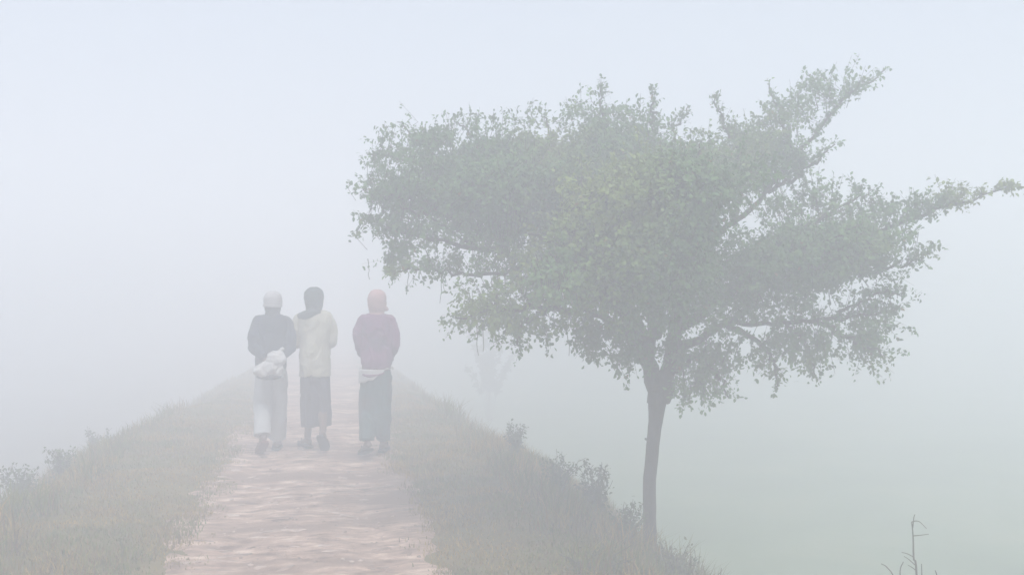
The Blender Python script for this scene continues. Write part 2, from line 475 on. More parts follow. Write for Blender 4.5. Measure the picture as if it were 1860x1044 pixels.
# ------------------------------------------------------------------ leaves shared by the tree and the weeds
def leaves(pos, dirs, nrm, ln, wd, col):
    """pointed-oval leaves folded along the midrib"""
    n = len(pos)
    d = dirs / (np.linalg.norm(dirs, axis=1)[:, None] + 1e-9)
    s = np.cross(d, nrm); s /= np.linalg.norm(s, axis=1)[:, None] + 1e-9
    m = np.cross(s, d)
    L = ln[:, None]; W = wd[:, None] * .5
    P = np.zeros((n, 6, 3))
    P[:, 0] = pos; P[:, 5] = pos + d * L - m * L * .12
    P[:, 1] = pos + d * L * .38 + s * W + m * W * .35; P[:, 2] = pos + d * L * .38 - s * W + m * W * .35
    P[:, 3] = pos + d * L * .75 + s * W * .75 + m * W * .15; P[:, 4] = pos + d * L * .75 - s * W * .75 + m * W * .15
    b = np.arange(n) * 6
    F = np.concatenate([np.stack([b, b + 1, b + 2], 1), np.stack([b + 1, b + 3, b + 4], 1), np.stack([b + 1, b + 4, b + 2], 1), np.stack([b + 3, b + 5, b + 4], 1)])
    return P.reshape(-1, 3), F, np.repeat(col, 6, axis=0)

def unit(v): return v / (np.linalg.norm(v, axis=-1, keepdims=True) + 1e-9)

# ------------------------------------------------------------------ the tree
def at(px, py, d):
    """place in the world of a point d metres ahead of the camera"""
    px = np.asarray(px, dtype=np.float64); py = np.asarray(py, dtype=np.float64); d = np.asarray(d, dtype=np.float64)
    return CAM + d[..., None] * (FWD + ((px - 930) / FPX)[..., None] * RGT + ((510 - py) / FPX)[..., None] * np.array([0, 0, 1.0]))

DS = 1.00                                    # the tree's depths below are scaled by this
def att(px, py, d): return at(px, py, np.asarray(d, dtype=np.float64) * DS)
TD = 7.2
tree_base = att(1180, 1040, TD)
tree_base[2] = float(bank_h(np.array([tree_base[0]]), np.array([tree_base[1]]))[0]) - .03
tree = empty('tree', tree_base)
tag(tree, 'wide flat-topped leafy tree with a slim bare trunk beside the path', 'tree')

def poly(pts):
    """rows (px, py, depth, radius_px) to metres, local to the tree"""
    A = np.array(pts, dtype=np.float64)
    P = att(A[:, 0], A[:, 1], A[:, 2]) - tree_base
    return np.hstack([P, (A[:, 3] * A[:, 2] * DS / FPX)[:, None]])

SK = []                                      # skeleton points that twigs can spring from
def branch(pts, name='branch', n=26, seg=9, wob=.012, parent=tree):
    C = catmull(poly(pts), n)
    C[1:-1, :3] += rng.normal(0, wob, (n - 2, 3))
    m = MB(); m.tube(C[:, :3], np.maximum(C[:, 3], .0025), seg)
    SK.append(C)
    return m.build(name, M['bark'], parent)

tb = MB()
C = catmull(poly([(1178, 1056, 7.2, 24), (1179, 1034, 7.2, 15.5), (1180, 970, 7.2, 12.4), (1180, 900, 7.2, 11.8), (1184, 830, 7.2, 11.8), (1189, 775, 7.18, 12.5), (1194, 735, 7.15, 16), (1197, 712, 7.13, 19), (1197, 695, 7.12, 15)]), 40)
C[:, :3] += (fnoise(np.stack([np.arange(40) * .3, np.zeros(40), np.zeros(40)], 1), 61)[:, None] - .5) * .02
tb.tube(C[:, :3], C[:, 3], 16)
trunk = tb.build('trunk', M['bark'], tree)
ke = MB(); ke.limb(np.array([[*(C[22, :3] + np.array([-.035, 0, 0])), .012], [*(C[22, :3] + np.array([-.06, -.01, .012])), .007]]), 5, 8); ke.build('branch_stub', M['bark'], trunk)

B = [
 [(1190, 732, 7.14, 15), (1176, 660, 7.12, 15), (1160, 590, 7.1, 13), (1100, 480, 7.15, 10), (980, 400, 7.3, 8), (860, 340, 7.45, 5.5), (740, 290, 7.55, 3), (668, 280, 7.6, 1.2)],
 [(1168, 620, 7.11, 11), (1105, 530, 7.0, 9), (1000, 480, 7.05, 7), (880, 455, 7.15, 5), (760, 430, 7.25, 3), (668, 398, 7.3, 1.2)],
 [(1203, 726, 7.13, 15), (1217, 650, 7.1, 14.5), (1235, 560, 7.12, 10.5), (1290, 450, 7.25, 6), (1380, 360, 7.4, 4.4), (1450, 275, 7.5, 3.4), (1525, 190, 7.55, 2.2), (1606, 127, 7.6, 1)],
 [(1222, 610, 7.1, 11), (1330, 520, 7.0, 9), (1480, 450, 6.95, 5), (1620, 408, 6.9, 3.4), (1745, 368, 6.88, 2), (1846, 338, 6.85, 1)],
 [(1176, 650, 7.12, 10), (1190, 520, 7.2, 9), (1180, 400, 7.3, 7), (1130, 290, 7.4, 5), (1095, 210, 7.4, 2.5), (1092, 153, 7.4, 1)],
 [(1216, 650, 7.1, 11), (1230, 540, 6.8, 9), (1240, 430, 6.45, 7), (1262, 330, 6.25, 4), (1270, 262, 6.2, 1.5)],
 [(1172, 640, 7.1, 9), (1095, 575, 6.85, 7), (985, 562, 6.65, 5), (900, 560, 6.55, 3.4), (828, 577, 6.5, 1.2)],
 [(1219, 635, 7.1, 10), (1320, 590, 6.95, 5.5), (1430, 588, 6.9, 3.8), (1540, 578, 6.85, 2.6), (1632, 560, 6.8, 1.5)],
 [(1207, 690, 7.12, 7), (1262, 655, 7.0, 5), (1302, 680, 6.9, 3), (1318, 716, 6.85, 1.2)],
 [(1320, 590, 6.95, 5), (1385, 625, 6.85, 4), (1408, 665, 6.8, 2.5), (1412, 702, 6.8, 1.2)],
 [(1430, 588, 6.9, 4), (1462, 625, 6.95, 3), (1482, 684, 6.95, 1.2)],
 [(1485, 584, 6.88, 4), (1545, 615, 6.8, 3), (1605, 645, 6.75, 1.2)],
 [(1192, 610, 7.15, 11), (1205, 480, 7.8, 9), (1255, 380, 8.3, 6), (1300, 300, 8.5, 3), (1310, 250, 8.5, 1.2)],
 [(1166, 620, 7.1, 9), (1100, 520, 6.65, 7), (1020, 450, 6.25, 5), (960, 425, 6.05, 2)],
 [(1395, 348, 7.42, 4), (1455, 310, 7.35, 3), (1516, 262, 7.3, 1.2)],
 [(1335, 410, 7.33, 5), (1345, 310, 7.5, 4), (1320, 235, 7.55, 2), (1298, 181, 7.55, 1)],
 [(1420, 315, 7.46, 4), (1428, 240, 7.6, 2.5), (1397, 152, 7.65, 1)],
 [(985, 402, 7.3, 5), (910, 310, 7.6, 3.5), (850, 240, 7.8, 2), (822, 212, 7.85, 1)],
 [(1080, 460, 7.16, 5), (1025, 320, 7.5, 4), (1000, 240, 7.6, 2), (985, 208, 7.6, 1)],
 [(1150, 320, 7.37, 4), (1180, 240, 7.3, 2.5), (1186, 168, 7.3, 1)],
 [(1170, 370, 7.34, 4), (1215, 270, 7.6, 2.5), (1250, 192, 7.7, 1)],
 [(870, 345, 7.44, 4), (790, 270, 7.5, 2.5), (722, 222, 7.5, 1)],
 [(1000, 480, 7.05, 4), (880, 500, 6.9, 3), (780, 490, 6.9, 2), (702, 492, 6.9, 1)],
 [(870, 453, 7.16, 3), (780, 395, 7.0, 2), (660, 345, 7.0, 1)],
 [(1480, 450, 6.95, 5), (1560, 490, 6.8, 3), (1640, 480, 6.7, 2), (1698, 448, 6.7, 1)],
 [(1330, 520, 7.0, 6), (1400, 470, 6.6, 4.5), (1500, 440, 6.4, 3), (1560, 410, 6.3, 1.2)],
 [(1230, 560, 7.11, 7), (1320, 480, 7.7, 5.5), (1430, 420, 8.1, 4), (1540, 380, 8.3, 1.5)],
 [(1400, 470, 7.0, 4), (1500, 390, 7.1, 3), (1590, 346, 7.1, 1)],
 [(1500, 584, 6.88, 3.5), (1535, 560, 6.8, 2.5), (1605, 530, 6.7, 1.6), (1638, 536, 6.7, 1)],
 [(985, 562, 6.65, 3), (955, 590, 6.6, 2.2), (935, 625, 6.6, 1)],
 [(1120, 595, 6.9, 4), (1075, 610, 6.8, 3), (1045, 622, 6.75, 1)],
 [(1172, 650, 7.12, 5), (1140, 640, 7.0, 3), (1118, 665, 6.95, 1)],
 [(1100, 480, 7.15, 6), (1040, 420, 7.7, 5), (950, 360, 8.1, 3.5), (860, 300, 8.3, 1.5)],
]
for b in B: branch(b)

rows = np.vstack(SK)
skel = rows[:, :3]

LOBES = [  # outline (px), depth, half thickness (m), number of leafy twigs, emptiness
 ('left', [(655, 285), (690, 238), (730, 225), (800, 212), (850, 208), (900, 218), (950, 210), (1000, 214), (1060, 200), (1120, 205), (1190, 225), (1180, 330), (1120, 470), (1000, 500), (900, 480), (840, 475), (760, 498), (712, 488), (672, 468), (682, 430), (655, 402), (672, 370), (655, 330)], 7.45, .85, 1200, .16),
 ('top', [(1030, 215), (1060, 180), (1085, 178), (1110, 195), (1150, 190), (1188, 190), (1235, 235), (1300, 238), (1330, 222), (1400, 215), (1415, 300), (1330, 370), (1200, 420), (1080, 350)], 7.5, .8, 620, .16),
 ('front', [(1010, 332), (1080, 292), (1150, 265), (1260, 243), (1350, 256), (1425, 300), (1440, 335), (1370, 400), (1310, 430), (1340, 520), (1300, 590), (1240, 610), (1150, 610), (1060, 590), (990, 580), (900, 545), (930, 490), (990, 400)], 6.35, .75, 760, .14),
 ('centre', [(880, 470), (1000, 330), (1250, 300), (1320, 380), (1340, 440), (1480, 460), (1450, 550), (1300, 600), (1200, 620), (1050, 590), (900, 540)], 7.1, .9, 480, .16),
 ('right', [(1330, 440), (1420, 395), (1500, 380), (1600, 372), (1640, 385), (1680, 412), (1694, 440), (1686, 462), (1640, 487), (1600, 515), (1500, 552), (1380, 572), (1290, 555)], 6.85, .7, 480, .22),
 ('upper_right', [(1300, 240), (1330, 225), (1400, 205), (1430, 178), (1480, 155), (1530, 140), (1570, 136), (1545, 178), (1515, 212), (1480, 245), (1470, 290), (1430, 335), (1350, 360)], 7.55, .35, 400, .16),
 ('stub', [(1420, 320), (1470, 272), (1515, 256), (1512, 280), (1490, 300), (1440, 335)], 7.35, .2, 50, .2),
 ('between', [(1380, 360), (1460, 335), (1520, 335), (1590, 350), (1640, 385), (1500, 420), (1380, 420)], 7.1, .4, 110, .55),
 ('right_shoot', [(1590, 402), (1650, 374), (1700, 358), (1770, 350), (1740, 374), (1680, 402)], 6.88, .2, 60, .0),
 ('skirt_right', [(1240, 590), (1330, 580), (1480, 560), (1600, 510), (1640, 490), (1640, 560), (1622, 600), (1610, 650), (1570, 652), (1530, 628), (1488, 665), (1440, 655), (1400, 660), (1350, 635), (1280, 640)], 6.9, .55, 200, .60),
 ('skirt_middle', [(1210, 600), (1280, 600), (1350, 635), (1318, 660), (1326, 716), (1285, 722), (1222, 708), (1216, 650)], 6.9, .3, 130, .40),
 ('skirt_left', [(828, 578), (835, 535), (865, 510), (900, 530), (1000, 570), (1100, 590), (1165, 610), (1150, 660), (1118, 668), (1100, 636), (1055, 625), (1035, 596), (995, 590), (958, 618), (932, 622), (905, 590)], 6.65, .4, 220, .45),
 ('fill_right', [(1270, 500), (1400, 500), (1480, 510), (1600, 470), (1650, 500), (1620, 560), (1560, 600), (1450, 610), (1330, 620), (1270, 600)], 6.8, .45, 75, .30),
 ('fill_left', [(820, 440), (900, 440), (1000, 450), (1100, 560), (1120, 610), (1000, 590), (930, 575), (860, 540), (850, 500)], 6.8, .45, 140, .25),
 ('fringe_left', [(655, 300), (690, 280), (740, 470), (710, 490), (672, 470), (684, 432), (655, 405), (674, 368)], 7.2, .4, 60, .3),
]
def inside(px, py, poly_):
    P = np.array(poly_, dtype=np.float64); q = np.roll(P, -1, 0)
    c = np.zeros(len(px), dtype=bool); dist = np.full(len(px), 1e9)
    for a, b in zip(P, q):
        cond = ((a[1] > py) != (b[1] > py)) & (px < (b[0] - a[0]) * (py - a[1]) / (b[1] - a[1] + 1e-12) + a[0])
        c ^= cond
        t = np.clip(((px - a[0]) * (b[0] - a[0]) + (py - a[1]) * (b[1] - a[1])) / ((b - a) ** 2).sum(), 0, 1)
        dist = np.minimum(dist, np.hypot(px - a[0] - t * (b[0] - a[0]), py - a[1] - t * (b[1] - a[1])))
    return c, dist

T_pos, T_dir, T_len, T_n, T_out = [], [], [], [], []
for k, (nm, pl, dep, thick, cnt, gap) in enumerate(LOBES):
    P = np.array(pl); lo = P.min(0); hi = P.max(0); cen = P.mean(0); got = 0
    cw = att(cen[0], cen[1], np.array(dep)) - tree_base
    while got < cnt:
        m = cnt * 4
        px = rng.uniform(lo[0], hi[0], m); py = rng.uniform(lo[1], hi[1], m)
        ok, e = inside(px, py, pl)
        px, py, e = px[ok], py[ok], e[ok]
        half = thick * np.sqrt(np.clip(e / 130, .04, 1))
        u = rng.uniform(-1, 1, len(px)); u = np.sign(u) * np.abs(u) ** .7
        d = dep + u * half
        sel = rng.uniform(0, 1, len(px)) < np.clip(e / 68, .2, 1); px, py, e, d = px[sel], py[sel], e[sel], d[sel]
        W = att(px, py, d) - tree_base
        nz = fnoise(W * 3.4, 71 + k, 2)
        nf = vnoise(W * 8.5, 171 + k)
        keep = (nz > .26 + gap * .5 * (.35 + .9 * np.exp(-e / 28))) & (nf > .18 + (.42 + .3 * gap if 'skirt' not in nm else .34) * np.exp(-e / 30))
        if 'skirt' in nm or 'fill' in nm: keep = nf > .46
        W = W[keep][:cnt - got]
        out = unit(W - cw + np.array([0, 0, .25 if nm not in ('skirt_right', 'skirt_left', 'skirt_middle') else -.35]))
        near = skel[np.argmin(((W[:, None, :] - skel[None]) ** 2).sum(2), 1)]
        grow = unit(W - near)
        dr = unit(out * .8 + grow * .6 + rng.normal(0, .45, W.shape))
        T_pos.append(W); T_dir.append(dr); T_out.append(out)
        T_len.append(rng.uniform(.08, .20, len(W))); T_n.append(rng.integers(11, 19, len(W)))
        got += len(W)
# rounded leaf clumps that give each lobe its light tops and dark undersides
CLUMPS = {'left': 26, 'top': 10, 'front': 26, 'centre': 6, 'right': 16}
for k, (nm, pl, dep, thick, cnt, gap) in enumerate(LOBES):
    if nm not in CLUMPS: continue
    P = np.array(pl); lo = P.min(0); hi = P.max(0); got = 0
    while got < CLUMPS[nm]:
        px = rng.uniform(lo[0], hi[0], 60); py = rng.uniform(lo[1], hi[1], 60)
        ok, e = inside(px, py, pl); ok &= e > rng.uniform(36, 75, 60)
        for x_, y_, e_ in zip(px[ok], py[ok], e[ok]):
            if got >= CLUMPS[nm]: break
            rad = min(rng.uniform(.14, .26), max(.08, (e_ - 28) * dep / FPX))
            d_ = dep - thick * rng.uniform(-.2, .95) * math.sqrt(min(1, e_ / 130))
            c = att(x_, y_, np.array(d_)) - tree_base
            q = int(230 * rad * rad / .05) + 15
            dv = unit(rng.normal(0, 1, (q, 3)) + np.array([0, -.25, .55]))
            T_pos.append(c + dv * rad * rng.uniform(.62, 1.0, (q, 1)) * np.array([1.25, 1.0, .75])); T_dir.append(unit(dv + rng.normal(0, .5, (q, 3))))
            T_out.append(dv * 1.5); T_len.append(rng.uniform(.04, .10, q)); T_n.append(rng.integers(7, 12, q)); got += 1
# upright shoots along the upper outline and leaves combed along the long shoots
UP = [(690, 238), (715, 228), (735, 222), (765, 222), (800, 212), (830, 212), (850, 206), (880, 212), (905, 216), (940, 214), (960, 206), (990, 208), (1010, 205), (1035, 190), (1050, 180), (1062, 172), (1105, 190), (1130, 195), (1150, 186), (1165, 182), (1188, 195), (1230, 215), (1255, 235), (1290, 232), (1325, 222), (1405, 190), (1440, 170), (1475, 152), (1500, 145), (1525, 136), (1545, 132), (1465, 335), (1495, 330), (1530, 328), (1560, 335), (1590, 345), (1625, 365), (1650, 350), (1672, 350), (1700, 342), (1722, 345), (1750, 338), (1775, 340), (655, 330), (648, 405), (655, 285)]
for px, py in UP:
    for q in range(3 if px < 1640 else 1):
        W = att(px + rng.normal(0, 9), py + 14 + rng.uniform(0, 22), np.array(7.25 + rng.normal(0, .22))) - tree_base
        T_out.append(np.array([[0, -.3, .9]])); T_pos.append(W[None]); T_dir.append(unit(np.array([[rng.normal(0, .3), rng.normal(0, .3), 1.0]])))
        T_len.append(np.array([rng.uniform(.05, .14)])); T_n.append(np.array([rng.integers(6, 12)]))
for bi, t0, cnt in ((2, .55, 110), (3, .60, 55), (4, .7, 34), (15, .5, 26), (16, .4, 30), (19, .5, 24), (20, .6, 20), (14, .3, 26), (9, .3, 26), (10, .2, 26), (11, .2, 30), (8, .4, 24), (28, .3, 30), (29, .3, 20), (30, .2, 20), (31, .3, 20), (24, .4, 40), (22, .05, 150), (23, .5, 30), (0, .75, 40), (1, .75, 40), (7, .25, 110), (3, .25, 80), (1, .35, 80), (6, .25, 90), (25, .3, 50), (26, .3, 50)):
    C = SK[bi]
    for q in range(cnt):
        t = t0 + (1 - t0) * rng.uniform(0, 1); i = t * (len(C) - 1); a = int(min(i, len(C) - 2)); p = C[a, :3] * (1 - i + a) + C[a + 1, :3] * (i - a)
        ax = unit(C[a + 1, :3] - C[a, :3])
        droop = bi in (8, 9, 10, 11, 29, 30, 31)
        side = unit(rng.normal(0, 1, 3) + np.array([0, 0, -.2 if droop else 1.3]))
        taper = 1.15 - t
        T_out.append(side[None]); T_pos.append((p)[None]); T_dir.append(unit(side * .9 + ax * .7)[None])
        T_len.append(np.array([.03 + .22 * taper * rng.uniform(.5, 1)])); T_n.append(np.array([rng.integers(3, 8)]))
To = np.vstack(T_out); Tp = np.vstack(T_pos); Td = np.vstack(T_dir); Tl = np.concatenate(T_len); Tn = np.concatenate(T_n)

# leaves along each twig
idx = np.repeat(np.arange(len(Tp)), Tn); n = len(idx)
u = rng.uniform(0.05, 1, n)
sag = np.array([0, 0, -1.0]) * (u ** 2 * .15)[:, None] * Tl[idx][:, None]
pos = Tp[idx] + Td[idx] * (u * Tl[idx])[:, None] + sag + rng.normal(0, .012, (n, 3))
ld = unit(Td[idx] * .6 + unit(rng.normal(0, 1, (n, 3))) * .95 + np.array([0, 0, -.12]))
nr = unit(np.array([0, 0, .75]) + .75 * To[idx] + rng.normal(0, .45, (n, 3)))
ln = rng.uniform(.023, .040, n); wd = ln * rng.uniform(.50, .66, n)
g = np.array([.088, .178, .054]); y = np.array([.21, .265, .055]); o = np.array([.145, .265, .088])
tw = fnoise(Tp * 1.5, 91, 2)[idx]; tv = fnoise(Tp * 3.1 + 9, 93, 2)[idx]
t = np.clip((tw - .53) * 4 + rng.normal(0, .05, n), 0, .8)[:, None]
s = np.clip((tv - .4) * 3, 0, 1)[:, None]
col = (g * (1 - s) + o * s) * (1 - t) + y * t
old = (rng.uniform(0, 1, n) < .004)[:, None]
col = np.where(old, np.array([.20, .13, .04]), col) * rng.uniform(.86, 1.14, n)[:, None]
V, F, Cc = leaves(pos, ld, nr, ln, wd, col)
crown = mesh_obj('crown', V, F, M['leaf'], tree, tint=Cc)

# twigs: thin three-sided stalks from the skeleton out to the leaves
near = skel[np.argmin(np.stack([((Tp[i:i + 1] - skel) ** 2).sum(1) for i in range(len(Tp))]), 1)]
gap_ = near - Tp; gl = np.linalg.norm(gap_, axis=1)
back = Tp + gap_ * np.minimum(1, np.where(gl < .12, 1.0, .10 / (gl + 1e-6)))[:, None]
tip = Tp + Td * Tl[:, None]
n = len(Tp); tri = np.array([[1, 0, 0], [-.5, .87, 0], [-.5, -.87, .3]])
P = np.zeros((n, 9, 3))
for j in range(3):
    P[:, j] = back + tri[j] * .0026; P[:, 3 + j] = Tp + tri[j] * .002; P[:, 6 + j] = tip + tri[j] * .001
b = np.arange(n) * 9; Fq = []
for l in (0, 3):
    for j in range(3):
        k2 = (j + 1) % 3
        Fq.append(np.stack([b + l + j, b + l + k2, b + l + 3 + k2, b + l + 3 + j], 1))
tag(mesh_obj('twigs', P.reshape(-1, 3), np.concatenate(Fq), M['bark'], tree), kind='stuff')

for px, y0, y1, d in ((668, 470, 505, 6.9), (742, 495, 522, 6.9), (802, 492, 548, 6.9), (806, 494, 530, 6.9), (866, 585, 642, 6.6), (877, 588, 640, 6.6), (906, 590, 628, 6.6), (993, 590, 650, 6.7), (1030, 605, 645, 6.75), (1278, 705, 742, 6.85)):
    h = rng.normal(0, .004, (6, 3)); h[0] = 0
    P = np.stack([att(px, y0 + (y1 - y0) * t, np.array(d)) - tree_base for t in np.linspace(0, 1, 6)]) + np.cumsum(h, 0)
    m = MB(); m.tube(P, np.linspace(.003, .0018, 6), 5); m.build('hanging_strand', M['strand'], tree)

# ------------------------------------------------------------------ weeds on the bank
def weed(name, label, px, d, height, spread, nstem, nleaf, lsize, colour, cat='weed', group=None, mat='weed', seed=0, droop=.1, low=.12):
    r = np.random.default_rng(seed + 500)
    p = at(px, 510, np.array(d)); p[2] = max(float(bank_h(np.array([p[0]]), np.array([p[1]]))[0]), FIELD_Z) - .01
    root = empty(name, p, 0); tag(root, label, cat, group)
    m = MB(); LP, LD = [], []
    for s in range(nstem):
        a = r.uniform(0, 6.283); lean = r.uniform(.1, 1) * spread; hh = height * r.uniform(.55, 1)
        tipx, tipy = math.cos(a) * lean, math.sin(a) * lean
        C = catmull([(tipx * .1, tipy * .1, 0), (tipx * .35, tipy * .35, hh * .5), (tipx, tipy, hh)], 9)
        C[1:] += r.normal(0, .006, (8, 3))
        m.tube(C, np.linspace(.005, .0018, 9), 5)
        k = max(1, int(nleaf * 1.5) // nstem)
        for q in range(k):
            t = r.uniform(low, 1); i = int(t * 8 * .999); LP.append(C[i] + r.normal(0, .02, 3)); LD.append(unit(r.normal(0, 1, 3) + np.array([0, 0, .35 - droop])))
    m.build('stems', M['twig'], root)
    if nleaf:
        LP = np.array(LP); LD = np.array(LD); k = len(LP)
        ln = lsize * .72 * r.uniform(.6, 1.2, k)
        col = np.array(colour) * r.uniform(.7, 1.3, k)[:, None] * np.where(r.uniform(0, 1, k) < .12, 1.5, 1)[:, None]
        V, F, Cc = leaves(LP, LD, unit(np.array([0, 0, 1.0]) + r.normal(0, .5, (k, 3))), ln, ln * .55, col)
        tag(mesh_obj('foliage', V, F, M[mat], root, tint=Cc), kind=None)
    return root
GR = (.085, .125, .045); DG = (.075, .10, .05); OL = (.13, .13, .06)
weed('leafy_weed', 'leafy weed growing at the foot of the tree trunk, on its path side', 1140, 7.0, .36, .22, 16, 520, .045, GR, seed=1)
weed('leafy_weed', 'tall leafy weed on the bank crest, first left of the tree trunk', 1085, 7.9, .46, .22, 15, 520, .05, DG, seed=2)
weed('leafy_weed', 'bushy weed on the right verge, second left of the tree trunk', 1015, 8.3, .34, .26, 15, 480, .045, GR, seed=3)
weed('leafy_weed', 'faint weed on the right crest, third left of the tree trunk', 935, 9.9, .34, .24, 12, 380, .05, DG, seed=4)
weed('leafy_weed', 'low weed just right of the tree trunk base', 1225, 6.7, .26, .2, 13, 360, .04, OL, seed=5)
weed('leafy_weed', 'small dark sprig of leaves right of the tree trunk at the bottom edge', 1296, 5.75, .30, .13, 6, 110, .045, DG, seed=6)
weed('leafy_weed', 'thin weed with a few leaves between trunk and bottom-edge sprig', 1252, 6.1, .34, .16, 7, 120, .04, DG, seed=7)
weed('leafy_weed', 'low olive weed at the bottom edge, just left of the trunk', 1070, 5.9, .16, .28, 14, 420, .035, OL, seed=8)
weed('leafy_weed', 'blue-grey bushy weed on the left crest at the picture\'s left edge', 35, 8.6, .30, .3, 14, 420, .05, DG, seed=9)
weed('leafy_weed', 'bushy weed on the left crest, second from the left edge', 110, 9.4, .30, .26, 13, 380, .05, GR, seed=10)
weed('leafy_weed', 'faint pale weed far along the left crest', 178, 12.0, .42, .25, 12, 340, .06, DG, seed=11)

weed('sapling', 'very faint small tree in the fog below the left side of the crown', 888, 25.0, 2.4, 1.0, 22, 1500, .16, DG, cat='tree', seed=21, low=.5)
# dry stalk at the right
p = at(1668, 510, np.array(5.0)); p[2] = float(bank_h(np.array([p[0]]), np.array([p[1]]))[0]) - .02
dry = empty('dry_weed_stalk', p); tag(dry, 'bare dry weed stalk with bent tip at the bottom right', 'weed')
def dl(px, py, d=5.0): return at(px, py, np.array(d)) - p
def stalk(name, pts, r0, r1, parent):
    C = catmull(np.array([dl(*q) for q in pts]), 14); m = MB(); m.tube(C, np.linspace(r0, r1, 14), 6); return m.build(name, M['twig'], parent)
top = dl(1668, 1040)
m = MB(); C = catmull(np.array([[0, 0, 0], top * .5 + np.array([.012, 0, 0]), dl(1666, 1040), dl(1661, 1015), dl(1660, 985), dl(1659, 965), dl(1657, 948)]), 26)
m.tube(C, np.linspace(.006, .0024, 26), 6); main = m.build('stem', M['twig'], dry)
for pts in ([(1657, 948), (1664, 946), (1672, 948), (1684, 960)], [(1660, 973), (1672, 972), (1688, 970)], [(1661, 1012), (1650, 1006), (1639, 1003)], [(1663, 1026), (1652, 1016), (1643, 1010)], [(1664, 1035), (1657, 1030), (1650, 1026)], [(1659, 958), (1661, 940), (1663, 934)]):
    stalk('side_twig', pts, .0026, .0014, dry)
for pts in ([(1674, 1100, 5.05), (1676, 1060, 5.05), (1675, 1024, 5.05)], [(1630, 1100, 5.1), (1625, 1050, 5.1), (1612, 1030, 5.1), (1602, 1024, 5.1)], [(1640, 1100, 5.1), (1636, 1040, 5.1), (1642, 1020, 5.1)], [(1700, 1100, 5.1), (1703, 1050, 5.1), (1700, 1036, 5.1)]):
    pts = [(*pts[0][:2], pts[0][2])] + pts
    q = list(pts); q[0] = (q[1][0], q[1][1] + 70, q[1][2])
    stalk('side_stem', q, .004, .0022, dry)

# ------------------------------------------------------------------ people
def hand(m, wrist, d, nrm, curl=.75, left=1):
    """palm, four curled fingers and a thumb"""
    d = unit(np.array(d, float)); nrm = np.array(nrm, float); nrm = unit(nrm - d * nrm.dot(d)); s = np.cross(d, nrm) * left
    wr = np.array(wrist, float)
    for o_ in (-.026, -.009, .009, .026):
        m.limb([[*(wr + s * o_ * .6), .016], [*(wr + d * .045 + s * o_), .0145], [*(wr + d * .085 + s * o_), .012]], 6, 8)
    for o_, L in ((-.032, .058), (-.011, .070), (.011, .074), (.032, .066)):
        q = wr + d * .085 + s * o_; dd = d.copy(); pts = [[*q, .0088]]
        for k, fr in enumerate((.42, .32, .26)):
            ang = curl * (k + .6) * .75
            dd = d * math.cos(ang) + nrm * math.sin(ang)
            q = q + dd * L * fr; pts.append([*q, .0086 - .0006 * k])
        m.limb(pts, 8, 8)
    q = wr + d * .03 + s * .032
    pts = [[*q, .011], [*(q + unit(d * .6 + s * .8 + nrm * .3) * .03), .0105], [*(q + unit(d * .75 + s * .5 + nrm * .5) * .055), .009], [*(q + unit(d * .8 + s * .25 + nrm * .75) * .072), .008]]
    m.limb(pts, 8, 8)

def foot(m, ank, yaw, pitch=0.0, r=.036):
    """ank: ankle joint; foot points along +Y turned by yaw, heel lifted by pitch"""
    cy, sy = math.cos(yaw), math.sin(yaw); cp, sp = math.cos(pitch), math.sin(pitch)
    def T(x, y_, z):
        y2 = y_ * cp + z * sp; z2 = -y_ * sp + z * cp
        return (ank[0] + x * cy + y2 * sy, ank[1] - x * sy + y2 * cy, ank[2] + z2)
    m.limb([[*T(0, -.045, -.045), .028], [*T(0, 0, -.035), .034], [*T(0, .07, -.05), .030], [*T(.002, .13, -.058), .024]], 10, 12)
    for k, (tx, tl, tr) in enumerate(((-.030, .20, .013), (-.012, .198, .010), (.004, .190, .0095), (.019, .180, .009), (.033, .166, .0085))):
        m.limb([[*T(tx * .8, .06, -.060), .018], [*T(tx, .125, -.064), .014], [*T(tx, tl, -.068), tr]], 7, 8)
    return T

def sandal(T, mat, parent):
    m = MB(); top, bot = [], []
    outl = [(-.036, -.08), (-.043, -.03), (-.042, .04), (-.050, .12), (-.044, .19), (-.01, .215), (.028, .20), (.050, .14), (.043, .05), (.040, -.03), (.030, -.08), (0, -.092)]
    V = [T(x, y_, -.082) for x, y_ in outl] + [T(x * 1.03, y_ * 1.01, -.100) for x, y_ in outl]; k = len(outl)
    F = [tuple(range(k))[::-1], tuple(range(k, 2 * k))] + [(i, (i + 1) % k, k + (i + 1) % k, k + i) for i in range(k)]
    m.add(V, F); so = m.build('sandal', mat, parent, smooth=False)
    st = MB()
    for sgn in (-1, 1):
        st.tube([T(-.008, .15, -.075), T(sgn * .026, .11, -.028), T(sgn * .042, .05, -.078)], [.005, .006, .006], 6)
    st.build('strap', mat, so)
    return so

def ear(m, x, z, y=0.0):
    m.ball((x, y, z), (.012, .022, .032))

